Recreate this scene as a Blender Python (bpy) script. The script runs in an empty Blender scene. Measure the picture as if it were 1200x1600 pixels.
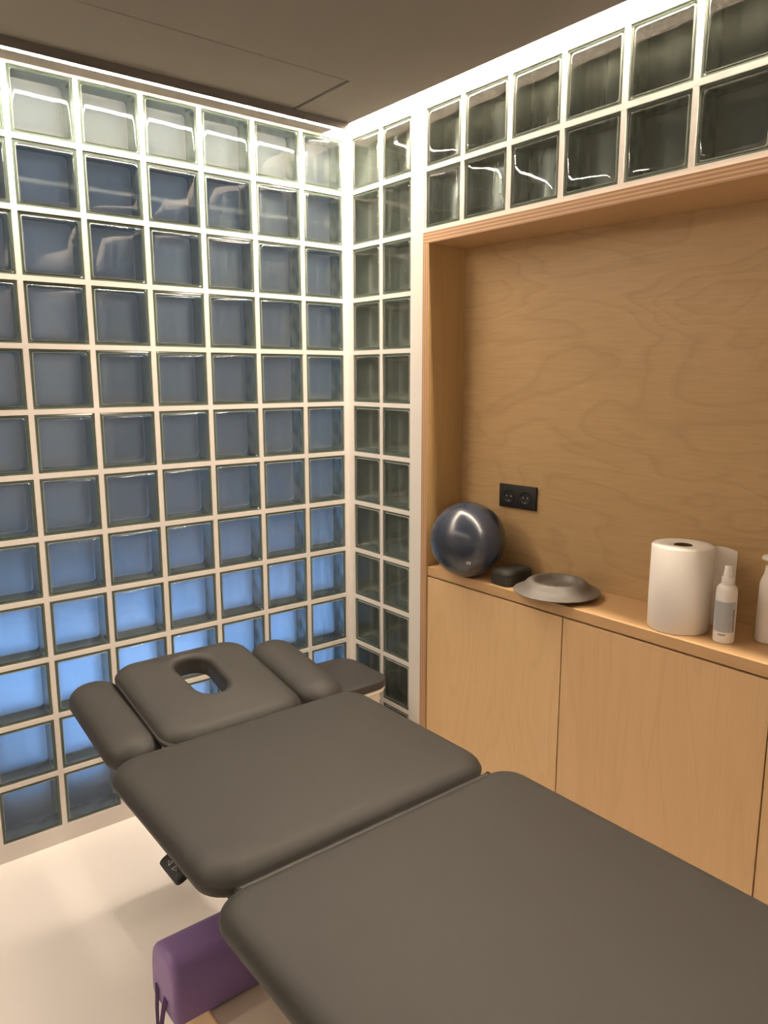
import bpy, bmesh, math, random
from mathutils import Vector, Matrix

random.seed(7)
S = bpy.context.scene
COL = S.collection

# ------------------------------------------------------------------ camera
cam_d = bpy.data.cameras.new('camera')
cam_d.sensor_fit = 'VERTICAL'
cam_d.sensor_height = 36.0
cam_d.lens = 1178.565 / 1600.0 * 36.0
cam_d.clip_start = 0.02
cam_o = bpy.data.objects.new('camera', cam_d)
COL.objects.link(cam_o)
R_ = Vector((0.782396, -0.62278024, -0.00112634))
U_ = Vector((0.11060116, 0.13716747, 0.98435383))
F_ = Vector((0.61288162, 0.77027908, -0.1761995))
cam_o.matrix_world = Matrix(((R_.x, U_.x, -F_.x, -1.81179), (R_.y, U_.y, -F_.y, -2.50822),
                             (R_.z, U_.z, -F_.z, 1.56094), (0, 0, 0, 1)))
S.camera = cam_o

# ------------------------------------------------------------------ world: dusk sky over the courtyard outside
SKY_STRENGTH = 8.6
w = bpy.data.worlds.new('dusk_sky')
S.world = w
w.use_nodes = True
bg = w.node_tree.nodes['Background']
bg.inputs['Color'].default_value = (0.27, 0.48, 1.0, 1)
bg.inputs['Strength'].default_value = SKY_STRENGTH

# ------------------------------------------------------------------ light levels and exposure
LED_COLOR = (1.0, 0.835, 0.66, 1)
LED_LEFT = 290.0
LED_RIGHT = 195.0
LED_FILL = 50.0  # level of the added fill strip on the plain wall
S.view_settings.view_transform = 'Standard'
S.view_settings.look = 'None'
S.view_settings.exposure = 0.0
S.view_settings.gamma = 1.0
S.view_settings.use_curve_mapping = False
S.cycles.max_bounces = 8
S.cycles.diffuse_bounces = 4
S.cycles.glossy_bounces = 3
S.cycles.transmission_bounces = 6
S.cycles.transparent_max_bounces = 6

# ------------------------------------------------------------------ materials
def new_mat(name):
    m = bpy.data.materials.new(name)
    m.use_nodes = True
    nt = m.node_tree
    return m, nt, nt.nodes, nt.links, nt.nodes['Principled BSDF']

def plain(name, col, rough=0.5, spec=0.5, metal=0.0, bump=0.0, bscale=200.0, var=0.0, vscale=3.0, coat=0.0):
    m, nt, N, L, b = new_mat(name)
    b.inputs['Base Color'].default_value = (*col, 1)
    b.inputs['Roughness'].default_value = rough
    b.inputs['Specular IOR Level'].default_value = spec
    b.inputs['Metallic'].default_value = metal
    b.inputs['Coat Weight'].default_value = coat
    tc = N.new('ShaderNodeTexCoord')
    if var:
        n = N.new('ShaderNodeTexNoise'); n.inputs['Scale'].default_value = vscale; n.inputs['Detail'].default_value = 4
        L.new(tc.outputs['Object'], n.inputs['Vector'])
        r = N.new('ShaderNodeValToRGB')
        r.color_ramp.elements[0].position = 0.3; r.color_ramp.elements[1].position = 0.7
        r.color_ramp.elements[0].color = (*[c * (1 - var) for c in col], 1)
        r.color_ramp.elements[1].color = (*[min(1, c * (1 + var)) for c in col], 1)
        L.new(n.outputs['Fac'], r.inputs['Fac']); L.new(r.outputs['Color'], b.inputs['Base Color'])
    if bump:
        n2 = N.new('ShaderNodeTexNoise'); n2.inputs['Scale'].default_value = bscale; n2.inputs['Detail'].default_value = 3
        L.new(tc.outputs['Object'], n2.inputs['Vector'])
        bp = N.new('ShaderNodeBump'); bp.inputs['Strength'].default_value = bump; bp.inputs['Distance'].default_value = 0.002
        L.new(n2.outputs['Fac'], bp.inputs['Height']); L.new(bp.outputs['Normal'], b.inputs['Normal'])
    return m

def wood(name, stretch, seed=0.0, rings=7.0, contrast=1.0, light=(0.60, 0.385, 0.195), dark=(0.46, 0.275, 0.125), rough=0.42):
    """birch veneer: cathedral contour lines of a stretched noise, plus fine fibres along the grain"""
    m, nt, N, L, b = new_mat(name)
    tc = N.new('ShaderNodeTexCoord')
    mp = N.new('ShaderNodeMapping'); mp.inputs['Scale'].default_value = stretch; mp.inputs['Location'].default_value = (seed, seed * 1.7, seed * 0.6)
    L.new(tc.outputs['Object'], mp.inputs['Vector'])
    n = N.new('ShaderNodeTexNoise'); n.inputs['Scale'].default_value = 1.0; n.inputs['Detail'].default_value = 2.5
    n.inputs['Roughness'].default_value = 0.45; n.inputs['Distortion'].default_value = 0.5
    L.new(mp.outputs['Vector'], n.inputs['Vector'])
    mu = N.new('ShaderNodeMath'); mu.operation = 'MULTIPLY'; mu.inputs[1].default_value = rings * 2
    L.new(n.outputs['Fac'], mu.inputs[0])
    fr = N.new('ShaderNodeMath'); fr.operation = 'FRACT'; L.new(mu.outputs[0], fr.inputs[0])
    ramp = N.new('ShaderNodeValToRGB')
    e = ramp.color_ramp.elements
    e[0].position = 0.0; e[0].color = (0.42, 0.42, 0.42, 1)
    e[1].position = 1.0; e[1].color = (0.55, 0.55, 0.55, 1)
    a = e.new(0.10); a.color = (0.62, 0.62, 0.62, 1)
    a = e.new(0.75); a.color = (0.50, 0.50, 0.50, 1)
    a = e.new(0.93); a.color = (0.25, 0.25, 0.25, 1)
    L.new(fr.outputs[0], ramp.inputs['Fac'])
    mp2 = N.new('ShaderNodeMapping'); mp2.inputs['Scale'].default_value = [s * 14 if s > 2.2 else s * 3 for s in stretch]
    L.new(tc.outputs['Object'], mp2.inputs['Vector'])
    n2 = N.new('ShaderNodeTexNoise'); n2.inputs['Scale'].default_value = 3.0; n2.inputs['Detail'].default_value = 5
    L.new(mp2.outputs['Vector'], n2.inputs['Vector'])
    n3 = N.new('ShaderNodeTexNoise'); n3.inputs['Scale'].default_value = 0.9; n3.inputs['Detail'].default_value = 2
    L.new(mp.outputs['Vector'], n3.inputs['Vector'])
    mx = N.new('ShaderNodeMix'); mx.data_type = 'FLOAT'; mx.inputs[0].default_value = 0.45
    L.new(ramp.outputs['Color'], mx.inputs[2]); L.new(n2.outputs['Fac'], mx.inputs[3])
    mx2 = N.new('ShaderNodeMix'); mx2.data_type = 'FLOAT'; mx2.inputs[0].default_value = 0.3
    L.new(mx.outputs[0], mx2.inputs[2]); L.new(n3.outputs['Fac'], mx2.inputs[3])
    mr = N.new('ShaderNodeMapRange'); mr.inputs[1].default_value = 0.5 - 0.22 / contrast; mr.inputs[2].default_value = 0.5 + 0.16 / contrast
    L.new(mx2.outputs[0], mr.inputs[0])
    c = N.new('ShaderNodeMix'); c.data_type = 'RGBA'
    c.inputs[6].default_value = (*dark, 1); c.inputs[7].default_value = (*light, 1)
    L.new(mr.outputs[0], c.inputs[0]); L.new(c.outputs[2], b.inputs['Base Color'])
    b.inputs['Roughness'].default_value = rough
    b.inputs['Specular IOR Level'].default_value = 0.35
    bp = N.new('ShaderNodeBump'); bp.inputs['Strength'].default_value = 0.06; bp.inputs['Distance'].default_value = 0.002
    L.new(mx2.outputs[0], bp.inputs['Height']); L.new(bp.outputs['Normal'], b.inputs['Normal'])
    return m

def ply_edge(name, axis):
    """stripes of a plywood edge: layers stacked along one axis (object coordinates)"""
    m, nt, N, L, b = new_mat(name)
    tc = N.new('ShaderNodeTexCoord'); sp = N.new('ShaderNodeSeparateXYZ'); L.new(tc.outputs['Object'], sp.inputs[0])
    mu = N.new('ShaderNodeMath'); mu.operation = 'MULTIPLY'; mu.inputs[1].default_value = 95.0
    L.new(sp.outputs[axis], mu.inputs[0])
    fr = N.new('ShaderNodeMath'); fr.operation = 'FRACT'; L.new(mu.outputs[0], fr.inputs[0])
    r = N.new('ShaderNodeValToRGB'); e = r.color_ramp.elements
    e[0].position = 0; e[0].color = (0.34, 0.18, 0.10, 1); e[1].position = 1; e[1].color = (0.30, 0.155, 0.085, 1)
    q = e.new(0.42); q.color = (0.40, 0.22, 0.12, 1)
    q = e.new(0.5); q.color = (0.60, 0.40, 0.23, 1)
    q = e.new(0.85); q.color = (0.52, 0.33, 0.18, 1)
    L.new(fr.outputs[0], r.inputs['Fac'])
    n = N.new('ShaderNodeTexNoise'); n.inputs['Scale'].default_value = 30; L.new(tc.outputs['Object'], n.inputs['Vector'])
    mx = N.new('ShaderNodeMix'); mx.data_type = 'RGBA'; mx.blend_type = 'MULTIPLY'; mx.inputs[0].default_value = 0.35
    L.new(r.outputs['Color'], mx.inputs[6]); L.new(n.outputs['Color'], mx.inputs[7])
    L.new(r.outputs['Color'], b.inputs['Base Color'])
    b.inputs['Roughness'].default_value = 0.6
    return m

def emitter(name, col, strength):
    m = bpy.data.materials.new(name); m.use_nodes = True
    nt = m.node_tree; nt.nodes.clear()
    e = nt.nodes.new('ShaderNodeEmission'); e.inputs['Color'].default_value = col; e.inputs['Strength'].default_value = strength
    o = nt.nodes.new('ShaderNodeOutputMaterial'); nt.links.new(e.outputs[0], o.inputs[0])
    return m

def glass_front():
    """clear greenish pressed-glass face: see-through with a sharp, slightly rippled reflection"""
    m = bpy.data.materials.new('block_glass_face'); m.use_nodes = True
    nt = m.node_tree; N, L = nt.nodes, nt.links; N.clear()
    out = N.new('ShaderNodeOutputMaterial')
    tr = N.new('ShaderNodeBsdfTransparent'); tr.inputs['Color'].default_value = (0.88, 0.93, 0.90, 1)
    gl = N.new('ShaderNodeBsdfGlossy'); gl.inputs['Roughness'].default_value = 0.03; gl.inputs['Color'].default_value = (1, 1, 1, 1)
    tc = N.new('ShaderNodeTexCoord'); oi = N.new('ShaderNodeObjectInfo')
    mu = N.new('ShaderNodeMath'); mu.operation = 'MULTIPLY'; mu.inputs[1].default_value = 40
    L.new(oi.outputs['Random'], mu.inputs[0])
    ad = N.new('ShaderNodeVectorMath'); ad.operation = 'ADD'
    L.new(tc.outputs['Object'], ad.inputs[0]); L.new(mu.outputs[0], ad.inputs[1])
    n = N.new('ShaderNodeTexNoise'); n.inputs['Scale'].default_value = 9.0; n.inputs['Detail'].default_value = 1.0
    L.new(ad.outputs[0], n.inputs['Vector'])
    bp = N.new('ShaderNodeBump'); bp.inputs['Strength'].default_value = 0.14; bp.inputs['Distance'].default_value = 0.004
    L.new(n.outputs['Fac'], bp.inputs['Height']); L.new(bp.outputs['Normal'], gl.inputs['Normal'])
    fr = N.new('ShaderNodeFresnel'); fr.inputs['IOR'].default_value = 1.5
    mx = N.new('ShaderNodeMixShader'); L.new(fr.outputs[0], mx.inputs[0]); L.new(tr.outputs[0], mx.inputs[1]); L.new(gl.outputs[0], mx.inputs[2])
    L.new(mx.outputs[0], out.inputs[0])
    return m

def glass_back():
    """rear shell: softly blurring wavy glass with a slight frosted bloom"""
    m = bpy.data.materials.new('block_glass_back'); m.use_nodes = True
    nt = m.node_tree; N, L = nt.nodes, nt.links; N.clear()
    out = N.new('ShaderNodeOutputMaterial')
    g = N.new('ShaderNodeBsdfGlass'); g.inputs['Roughness'].default_value = 0.42; g.inputs['IOR'].default_value = 1.45
    g.inputs['Color'].default_value = (0.90, 0.96, 0.95, 1)
    d = N.new('ShaderNodeBsdfDiffuse'); d.inputs['Color'].default_value = (0.58, 0.55, 0.52, 1)
    tc = N.new('ShaderNodeTexCoord'); oi = N.new('ShaderNodeObjectInfo')
    mu = N.new('ShaderNodeMath'); mu.operation = 'MULTIPLY'; mu.inputs[1].default_value = 40
    L.new(oi.outputs['Random'], mu.inputs[0])
    ad = N.new('ShaderNodeVectorMath'); ad.operation = 'ADD'
    L.new(tc.outputs['Object'], ad.inputs[0]); L.new(mu.outputs[0], ad.inputs[1])
    rip = N.new('ShaderNodeMapping'); rip.inputs['Scale'].default_value = (26.0, 26.0, 7.0)
    L.new(ad.outputs[0], rip.inputs['Vector'])
    n = N.new('ShaderNodeTexNoise'); n.inputs['Scale'].default_value = 1.0; n.inputs['Detail'].default_value = 1.0
    L.new(rip.outputs[0], n.inputs['Vector'])
    bp = N.new('ShaderNodeBump'); bp.inputs['Strength'].default_value = 0.32; bp.inputs['Distance'].default_value = 0.010
    L.new(n.outputs['Fac'], bp.inputs['Height']); L.new(bp.outputs['Normal'], g.inputs['Normal'])
    sp = N.new('ShaderNodeSeparateXYZ'); L.new(tc.outputs['Object'], sp.inputs[0])
    ax = N.new('ShaderNodeMath'); ax.operation = 'ABSOLUTE'; L.new(sp.outputs[0], ax.inputs[0])
    az_ = N.new('ShaderNodeMath'); az_.operation = 'ABSOLUTE'; L.new(sp.outputs[2], az_.inputs[0])
    mxx = N.new('ShaderNodeMath'); mxx.operation = 'SMOOTH_MAX'; mxx.inputs[2].default_value = 0.02
    L.new(ax.outputs[0], mxx.inputs[0]); L.new(az_.outputs[0], mxx.inputs[1])
    mr = N.new('ShaderNodeMapRange'); mr.interpolation_type = 'SMOOTHSTEP'
    mr.inputs[1].default_value = 0.040; mr.inputs[2].default_value = 0.084; mr.inputs[3].default_value = 0.11; mr.inputs[4].default_value = 0.40
    L.new(mxx.outputs[0], mr.inputs[0])
    mx = N.new('ShaderNodeMixShader'); L.new(mr.outputs[0], mx.inputs[0])
    L.new(g.outputs[0], mx.inputs[1]); L.new(d.outputs[0], mx.inputs[2]); L.new(mx.outputs[0], out.inputs[0])
    return m

M = {}
M['mortar'] = plain('white_mortar_paint', (0.74, 0.70, 0.66), 0.55, 0.4, bump=0.35, bscale=90)
M['wallpaint'] = plain('white_wall_paint', (0.72, 0.68, 0.64), 0.7, 0.3, bump=0.05, bscale=120)
M['pillar'] = plain('white_post_paint', (0.74, 0.71, 0.67), 0.5, 0.4, bump=0.05, bscale=60)
M['floor'] = plain('pale_cast_floor', (0.84, 0.80, 0.765), 0.32, 0.4, bump=0.02, bscale=14, var=0.02, vscale=2)
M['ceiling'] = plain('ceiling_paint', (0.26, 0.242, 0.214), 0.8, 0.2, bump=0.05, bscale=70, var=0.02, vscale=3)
M['alu'] = plain('brushed_aluminium', (0.62, 0.60, 0.57), 0.4, 0.5, metal=0.7)
M['dark_alu'] = plain('dark_anodised_profile', (0.12, 0.11, 0.10), 0.5, 0.4)
M['led_left'] = emitter('led_diffuser_window_side', LED_COLOR, LED_LEFT)
M['led_right'] = emitter('led_diffuser_cabinet_side', LED_COLOR, LED_RIGHT)
M['led_rear'] = emitter('led_diffuser_plain_wall', LED_COLOR, LED_FILL)
M['gface'] = glass_front()
M['gback'] = glass_back()
M['grim'] = plain('block_glass_rim', (0.10, 0.135, 0.11), 0.12, 0.6)
def glass_side():
    m = bpy.data.materials.new('block_glass_side'); m.use_nodes = True
    nt = m.node_tree; N, L = nt.nodes, nt.links; N.clear()
    out = N.new('ShaderNodeOutputMaterial')
    d = N.new('ShaderNodeBsdfDiffuse'); d.inputs['Color'].default_value = (0.40, 0.43, 0.375, 1)
    g = N.new('ShaderNodeBsdfGlossy'); g.inputs['Color'].default_value = (0.88, 0.93, 0.90, 1); g.inputs['Roughness'].default_value = 0.22
    tc = N.new('ShaderNodeTexCoord')
    n = N.new('ShaderNodeTexNoise'); n.inputs['Scale'].default_value = 22.0; n.inputs['Detail'].default_value = 0.0
    L.new(tc.outputs['Object'], n.inputs['Vector'])
    bp = N.new('ShaderNodeBump'); bp.inputs['Strength'].default_value = 0.5; bp.inputs['Distance'].default_value = 0.006
    L.new(n.outputs['Fac'], bp.inputs['Height']); L.new(bp.outputs['Normal'], g.inputs['Normal'])
    mx = N.new('ShaderNodeMixShader'); mx.inputs[0].default_value = 0.6
    L.new(d.outputs[0], mx.inputs[1]); L.new(g.outputs[0], mx.inputs[2]); L.new(mx.outputs[0], out.inputs[0])
    return m
M['gside'] = glass_side()
M['gbevel'] = plain('block_glass_bevel', (0.42, 0.47, 0.42), 0.12, 0.8)  # paler than the rim: bright highlight line of the bevel put into the colour
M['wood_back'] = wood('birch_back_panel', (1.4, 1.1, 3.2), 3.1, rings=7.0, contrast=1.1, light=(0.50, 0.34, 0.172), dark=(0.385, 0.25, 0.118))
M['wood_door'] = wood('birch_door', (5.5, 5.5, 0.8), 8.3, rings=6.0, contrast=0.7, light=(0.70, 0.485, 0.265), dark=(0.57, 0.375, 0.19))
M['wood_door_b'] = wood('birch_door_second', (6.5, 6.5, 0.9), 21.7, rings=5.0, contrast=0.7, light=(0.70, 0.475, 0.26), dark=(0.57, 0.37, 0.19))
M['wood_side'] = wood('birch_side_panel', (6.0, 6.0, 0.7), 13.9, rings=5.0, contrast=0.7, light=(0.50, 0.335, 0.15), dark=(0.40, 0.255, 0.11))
M['wood_top'] = wood('birch_worktop', (6.0, 1.0, 6.0), 5.5, rings=5.0, contrast=0.7, light=(0.60, 0.39, 0.20), dark=(0.50, 0.31, 0.15))
M['ply_y'] = ply_edge('plywood_edge_layers_side', 1)
M['ply_z'] = ply_edge('plywood_edge_layers_top', 2)
M['black_gap'] = plain('dark_cabinet_carcass', (0.05, 0.03, 0.02), 0.8, 0.1)
M['leather'] = plain('grey_vinyl', (0.036, 0.0345, 0.0305), 0.55, 0.35, bump=0.10, bscale=420)
M['leather_dark'] = plain('grey_vinyl_piping', (0.038, 0.036, 0.032), 0.5, 0.35)
M['steel_black'] = plain('black_powder_coat', (0.012, 0.012, 0.013), 0.45, 0.4)
M['steel_white'] = plain('white_powder_coat', (0.75, 0.72, 0.68), 0.4, 0.4)
M['rubber'] = plain('black_rubber', (0.015, 0.015, 0.016), 0.55, 0.4)
M['print'] = plain('pale_grey_print', (0.32, 0.31, 0.30), 0.6)
M['ball'] = plain('metallic_blue_grey_vinyl', (0.028, 0.036, 0.056), 0.24, 0.6, bump=0.05, bscale=160, coat=0.15)
M['logo'] = plain('silver_print', (0.45, 0.45, 0.43), 0.5)
M['logo_dark'] = plain('dark_print', (0.04, 0.04, 0.04), 0.5)
M['foam'] = plain('charcoal_foam', (0.040, 0.038, 0.033), 0.6, 0.3, bump=0.1, bscale=300)
M['disc'] = plain('grey_rubber', (0.145, 0.13, 0.115), 0.42, 0.45, bump=0.05, bscale=250)
M['paper'] = plain('tissue_paper', (0.80, 0.76, 0.71), 0.9, 0.1, bump=0.15, bscale=300)
M['card'] = plain('cardboard_core', (0.10, 0.06, 0.035), 0.8, 0.1)
M['plastic'] = plain('white_plastic', (0.80, 0.77, 0.72), 0.4, 0.45)
M['plastic2'] = plain('off_white_plastic', (0.74, 0.68, 0.62), 0.45, 0.45)
M['label'] = plain('blue_grey_label', (0.50, 0.52, 0.55), 0.5)
M['ink'] = plain('dark_ink', (0.03, 0.03, 0.04), 0.6)
M['ink_grey'] = plain('grey_ink', (0.20, 0.21, 0.23), 0.6)
M['purple'] = plain('purple_vinyl', (0.235, 0.15, 0.34), 0.45, 0.4, bump=0.06, bscale=300)
M['strap'] = plain('purple_webbing', (0.075, 0.035, 0.11), 0.8, 0.2, bump=0.3, bscale=900)
M['cream'] = plain('cream_laminate', (0.62, 0.53, 0.43), 0.45, 0.4)
M['seat_dark'] = plain('dark_grey_lid', (0.045, 0.042, 0.040), 0.5, 0.4)
M['stool_white'] = plain('white_stool_plastic', (0.74, 0.68, 0.60), 0.45, 0.4)
M['paving'] = plain('pale_paving', (0.46, 0.47, 0.49), 0.8, 0.2, bump=0.2, bscale=30, var=0.65, vscale=1.8)
M['kerb'] = plain('dark_kerb', (0.045, 0.042, 0.042), 0.8, 0.2)
M['facade'] = plain('brown_render', (0.085, 0.050, 0.031), 0.8, 0.2, var=0.08, vscale=1)
M['facade_pale'] = plain('tan_pilaster', (0.15, 0.09, 0.058), 0.8, 0.2)
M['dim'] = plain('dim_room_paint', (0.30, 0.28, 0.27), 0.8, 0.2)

# ------------------------------------------------------------------ helpers
def link(name, me, mats, parent=None, loc=None, rot=None):
    o = bpy.data.objects.new(name, me)
    COL.objects.link(o)
    if not isinstance(mats, (list, tuple)): mats = [mats]
    if len(me.materials) == 0:
        for m in mats: me.materials.append(m if not isinstance(m, str) else M[m])
    if parent is not None: o.parent = parent
    if loc is not None: o.location = loc
    if rot is not None: o.rotation_euler = rot
    return o

def mesh_of(name, bm, smooth=False, angle=None):
    bmesh.ops.recalc_face_normals(bm, faces=bm.faces)
    me = bpy.data.meshes.new(name)
    bm.to_mesh(me); bm.free()
    if smooth:
        for p in me.polygons: p.use_smooth = True
        if angle is not None: me.set_sharp_from_angle(angle=math.radians(angle))
    return me

def box_into(bm, x0, x1, y0, y1, z0, z1, mi=0):
    v = [bm.verts.new(p) for p in ((x0, y0, z0), (x1, y0, z0), (x1, y1, z0), (x0, y1, z0), (x0, y0, z1), (x1, y0, z1), (x1, y1, z1), (x0, y1, z1))]
    for f in ((3, 2, 1, 0), (4, 5, 6, 7), (0, 1, 5, 4), (1, 2, 6, 5), (2, 3, 7, 6), (3, 0, 4, 7)):
        bm.faces.new([v[i] for i in f]).material_index = mi

def boxes(name, lst, mat, parent=None, bevel=0.0, seg=2, origin=None):
    """several boxes as one mesh (pieces of ONE part); origin moved to the base centre"""
    bm = bmesh.new()
    xs = [q for b in lst for q in b[0:2]]; ys = [q for b in lst for q in b[2:4]]; zs = [q for b in lst for q in b[4:6]]
    o = origin or ((min(xs) + max(xs)) / 2, (min(ys) + max(ys)) / 2, min(zs))
    for b in lst: box_into(bm, b[0] - o[0], b[1] - o[0], b[2] - o[1], b[3] - o[1], b[4] - o[2], b[5] - o[2])
    if bevel: bmesh.ops.bevel(bm, geom=list(bm.edges), offset=bevel, segments=seg, profile=0.5, affect='EDGES')
    ob = link(name, mesh_of(name, bm, bool(bevel), 40), mat, parent)
    put(ob, o)
    return ob

def put(ob, world):
    """place an object at a world position although it has an (unrotated) parent"""
    v = Vector(world)
    p = ob.parent
    while p is not None:
        v = v - p.location
        p = p.parent
    ob.location = v

def tag(o, label=None, cat=None, group=None, kind=None):
    if label: o['label'] = label
    if cat: o['category'] = cat
    if group: o['group'] = group
    if kind: o['kind'] = kind
    return o

def empty(name, loc, label, cat, group=None, kind=None):
    o = bpy.data.objects.new(name, None); o.empty_display_size = 0.05
    COL.objects.link(o); o.location = loc
    return tag(o, label, cat, group, kind)

def rrect(hx, hy, r, n=6, cx=0.0, cy=0.0, taper=0.0):
    r = max(min(r, hx - 1e-4, hy - 1e-4), 1e-4)
    pts = []
    for (sx, sy, a0) in ((1, -1, -90), (1, 1, 0), (-1, 1, 90), (-1, -1, 180)):
        for i in range(n + 1):
            a = math.radians(a0 + 90 * i / n)
            pts.append((sx * (hx - r) + r * math.cos(a), sy * (hy - r) + r * math.sin(a)))
    # extra points along the straight runs keep the crown smooth
    out = []
    for i, p in enumerate(pts):
        out.append(p)
        if i % (n + 1) == n:
            q = pts[(i + 1) % len(pts)]
            for k in range(1, 6):
                t = k / 6
                out.append((p[0] + (q[0] - p[0]) * t, p[1] + (q[1] - p[1]) * t))
    return [(cx + x * (1 + taper * y / hy), cy + y) for x, y in out]

def loft(bm, loops, cap_bottom=True, cap_top=True, mi=0):
    vs = [[bm.verts.new(p) for p in lp] for lp in loops]
    n = len(vs[0])
    for a, b in zip(vs[:-1], vs[1:]):
        for i in range(n):
            j = (i + 1) % n
            bm.faces.new((a[i], a[j], b[j], b[i])).material_index = mi
    if cap_bottom: bm.faces.new(list(reversed(vs[0]))).material_index = mi
    if cap_top: bm.faces.new(vs[-1]).material_index = mi
    return vs

def pad_mesh(name, hx, hy, t, r, edge=0.03, crown=0.006, hole=None, taper=0.0, pillow=False):
    """upholstered cushion: top surface at z=0, rounded all along its edge, optional breathing hole"""
    bm = bmesh.new()
    def lp(inset, z):
        return [(x, y, z) for x, y in rrect(hx - inset, hy - inset, r - inset * 0.6, 8, taper=taper)]
    if pillow:
        m_ = min(hx, hy); n_ = 2.3
        def lq(s, z): return [(x, y, z) for x, y in rrect(hx - m_ * s, hy - m_ * s, (r - m_ * s) if r - m_ * s > 0.004 else 0.004, 8, taper=taper)]
        loops = [lq(0.16, -t), lq(0.07, -t + 0.003), lq(0.015, -t + 0.012)]
        for s in (0.0, 0.01, 0.03, 0.06, 0.10, 0.16, 0.23, 0.31, 0.40, 0.50, 0.61, 0.73, 0.85, 0.95):
            loops.append(lq(s, -edge * (1 - (1 - (1 - s) ** n_) ** (1 / n_))))
        loft(bm, loops)
        return mesh_of(name, bm, True)
    loops = [lp(0.014, -t), lp(0.006, -t + 0.004), lp(0.001, -t + 0.016), lp(0.0, -edge * 1.05)]
    for k in range(1, 9):
        a = math.radians(90 * k / 8)
        loops.append(lp(edge * 1.25 * (1 - math.cos(a)), -edge * 1.05 * (1 - math.sin(a)) - crown))
    last_in = edge * 1.25
    if hole is None:
        for f, zz in ((0.25, 0.45), (0.5, 0.75), (0.75, 0.93)):
            i = last_in + (min(hx, hy) - last_in) * f
            loops.append(lp(i, -crown * (1 - zz)))
        loft(bm, loops)
    else:
        hhx, hhy, hr, hcx, hcy, htp = hole
        base = rrect(hx - last_in, hy - last_in, r - last_in * 0.6, 8, taper=taper)
        hl = rrect(hhx + 0.018, hhy + 0.018, hr + 0.012, 8, hcx, hcy, htp)
        for f in (0.3, 0.6, 0.85):
            loops.append([(a[0] + (b[0] - a[0]) * f, a[1] + (b[1] - a[1]) * f, -crown * (1 - f)) for a, b in zip(base, hl)])
        for k in range(0, 7):
            a = math.radians(90 * k / 6)
            g = 0.018 * (1 - math.sin(a))
            loops.append([(x, y, -0.018 * (1 - math.cos(a))) for x, y in rrect(hhx + g, hhy + g, hr + g * 0.6, 8, hcx, hcy, htp)])
        loops.append([(x, y, -t) for x, y in rrect(hhx, hhy, hr, 8, hcx, hcy, htp)])
        vs = loft(bm, loops, False, False)
        n = len(vs[0])
        for i in range(n):
            j = (i + 1) % n
            bm.faces.new((vs[-1][i], vs[-1][j], vs[0][j], vs[0][i]))
    return mesh_of(name, bm, True)

def lathe(name, prof, mat, parent=None, seg=48, loc=None, smooth=35):
    """profile [(r, z)] from bottom to top, r=0 at the ends closes it"""
    bm = bmesh.new(); rings = []
    for r, z in prof:
        if r <= 1e-6: rings.append([bm.verts.new((0, 0, z))])
        else: rings.append([bm.verts.new((r * math.cos(2 * math.pi * i / seg), r * math.sin(2 * math.pi * i / seg), z)) for i in range(seg)])
    for a, b in zip(rings[:-1], rings[1:]):
        for i in range(seg):
            j = (i + 1) % seg
            if len(a) == 1 and len(b) == 1: continue
            if len(a) == 1: bm.faces.new((a[0], b[j], b[i]))
            elif len(b) == 1: bm.faces.new((a[i], a[j], b[0]))
            else: bm.faces.new((a[i], a[j], b[j], b[i]))
    return link(name, mesh_of(name, bm, True, smooth), mat, parent, loc)

def rod(name, p0, p1, r, mat, parent=None, seg=16):
    p0, p1 = Vector(p0), Vector(p1); d = p1 - p0; L = d.length
    o = lathe(name, [(0, 0), (r * 0.85, 0), (r, r * 0.15), (r, L - r * 0.15), (r * 0.85, L), (0, L)], mat, parent, seg)
    o.rotation_euler = d.to_track_quat('Z', 'Y').to_euler()
    put(o, p0)
    return o

def text_mesh(body, size, extrude=0.0002, spacing=1.0):
    c = bpy.data.curves.new('lettering', 'FONT'); c.body = body; c.size = size; c.extrude = extrude
    c.align_x = 'CENTER'; c.align_y = 'CENTER'; c.space_character = spacing; c.resolution_u = 2
    o = bpy.data.objects.new('lettering_tmp', c); COL.objects.link(o)
    bpy.context.view_layer.update()
    me = bpy.data.meshes.new_from_object(o.evaluated_get(bpy.context.evaluated_depsgraph_get()))
    bpy.data.objects.remove(o); bpy.data.curves.remove(c)
    return me

# ------------------------------------------------------------------ the room shell
ROOM_X0, ROOM_Y0 = -2.72, -3.70
CEIL = 2.45
ROOF = 2.535
fl = boxes('floor', [(ROOM_X0, 0.0, ROOM_Y0, 0.0, -0.06, 0.0)], 'floor'); tag(fl, kind='structure')
wb = boxes('wall_back', [(ROOM_X0 - 0.1, 0.5, ROOM_Y0 - 0.1, ROOM_Y0, 0, ROOF)], 'wallpaint'); tag(wb, kind='structure')
wo = boxes('wall_opposite', [(ROOM_X0 - 0.1, ROOM_X0, ROOM_Y0, 0.08, 0, ROOF)], 'wallpaint'); tag(wo, kind='structure')

# ceiling: a dropped board with a light slot at the cabinet wall and a soffit strip at the window wall
ce = boxes('ceiling', [(ROOM_X0, -0.108, ROOM_Y0, -0.490, CEIL, ROOF - 0.001), (-0.335, -0.108, -0.490, -0.168, CEIL, ROOF - 0.001),
                       (ROOM_X0, -0.108, -0.168, 0.0, CEIL + 0.006, ROOF - 0.001)], 'ceiling')
tag(ce, kind='structure')
cp = boxes('ceiling_panel', [(ROOM_X0, -0.343, -0.482, -0.169, CEIL + 0.002, ROOF - 0.002)], 'ceiling', ce, bevel=0.002, seg=1)
ce2 = boxes('ceiling_slot_lid', [(ROOM_X0 - 0.1, 0.26, ROOM_Y0 - 0.1, 0.08, ROOF, ROOF + 0.06)], 'mortar'); tag(ce2, kind='structure')

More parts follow.
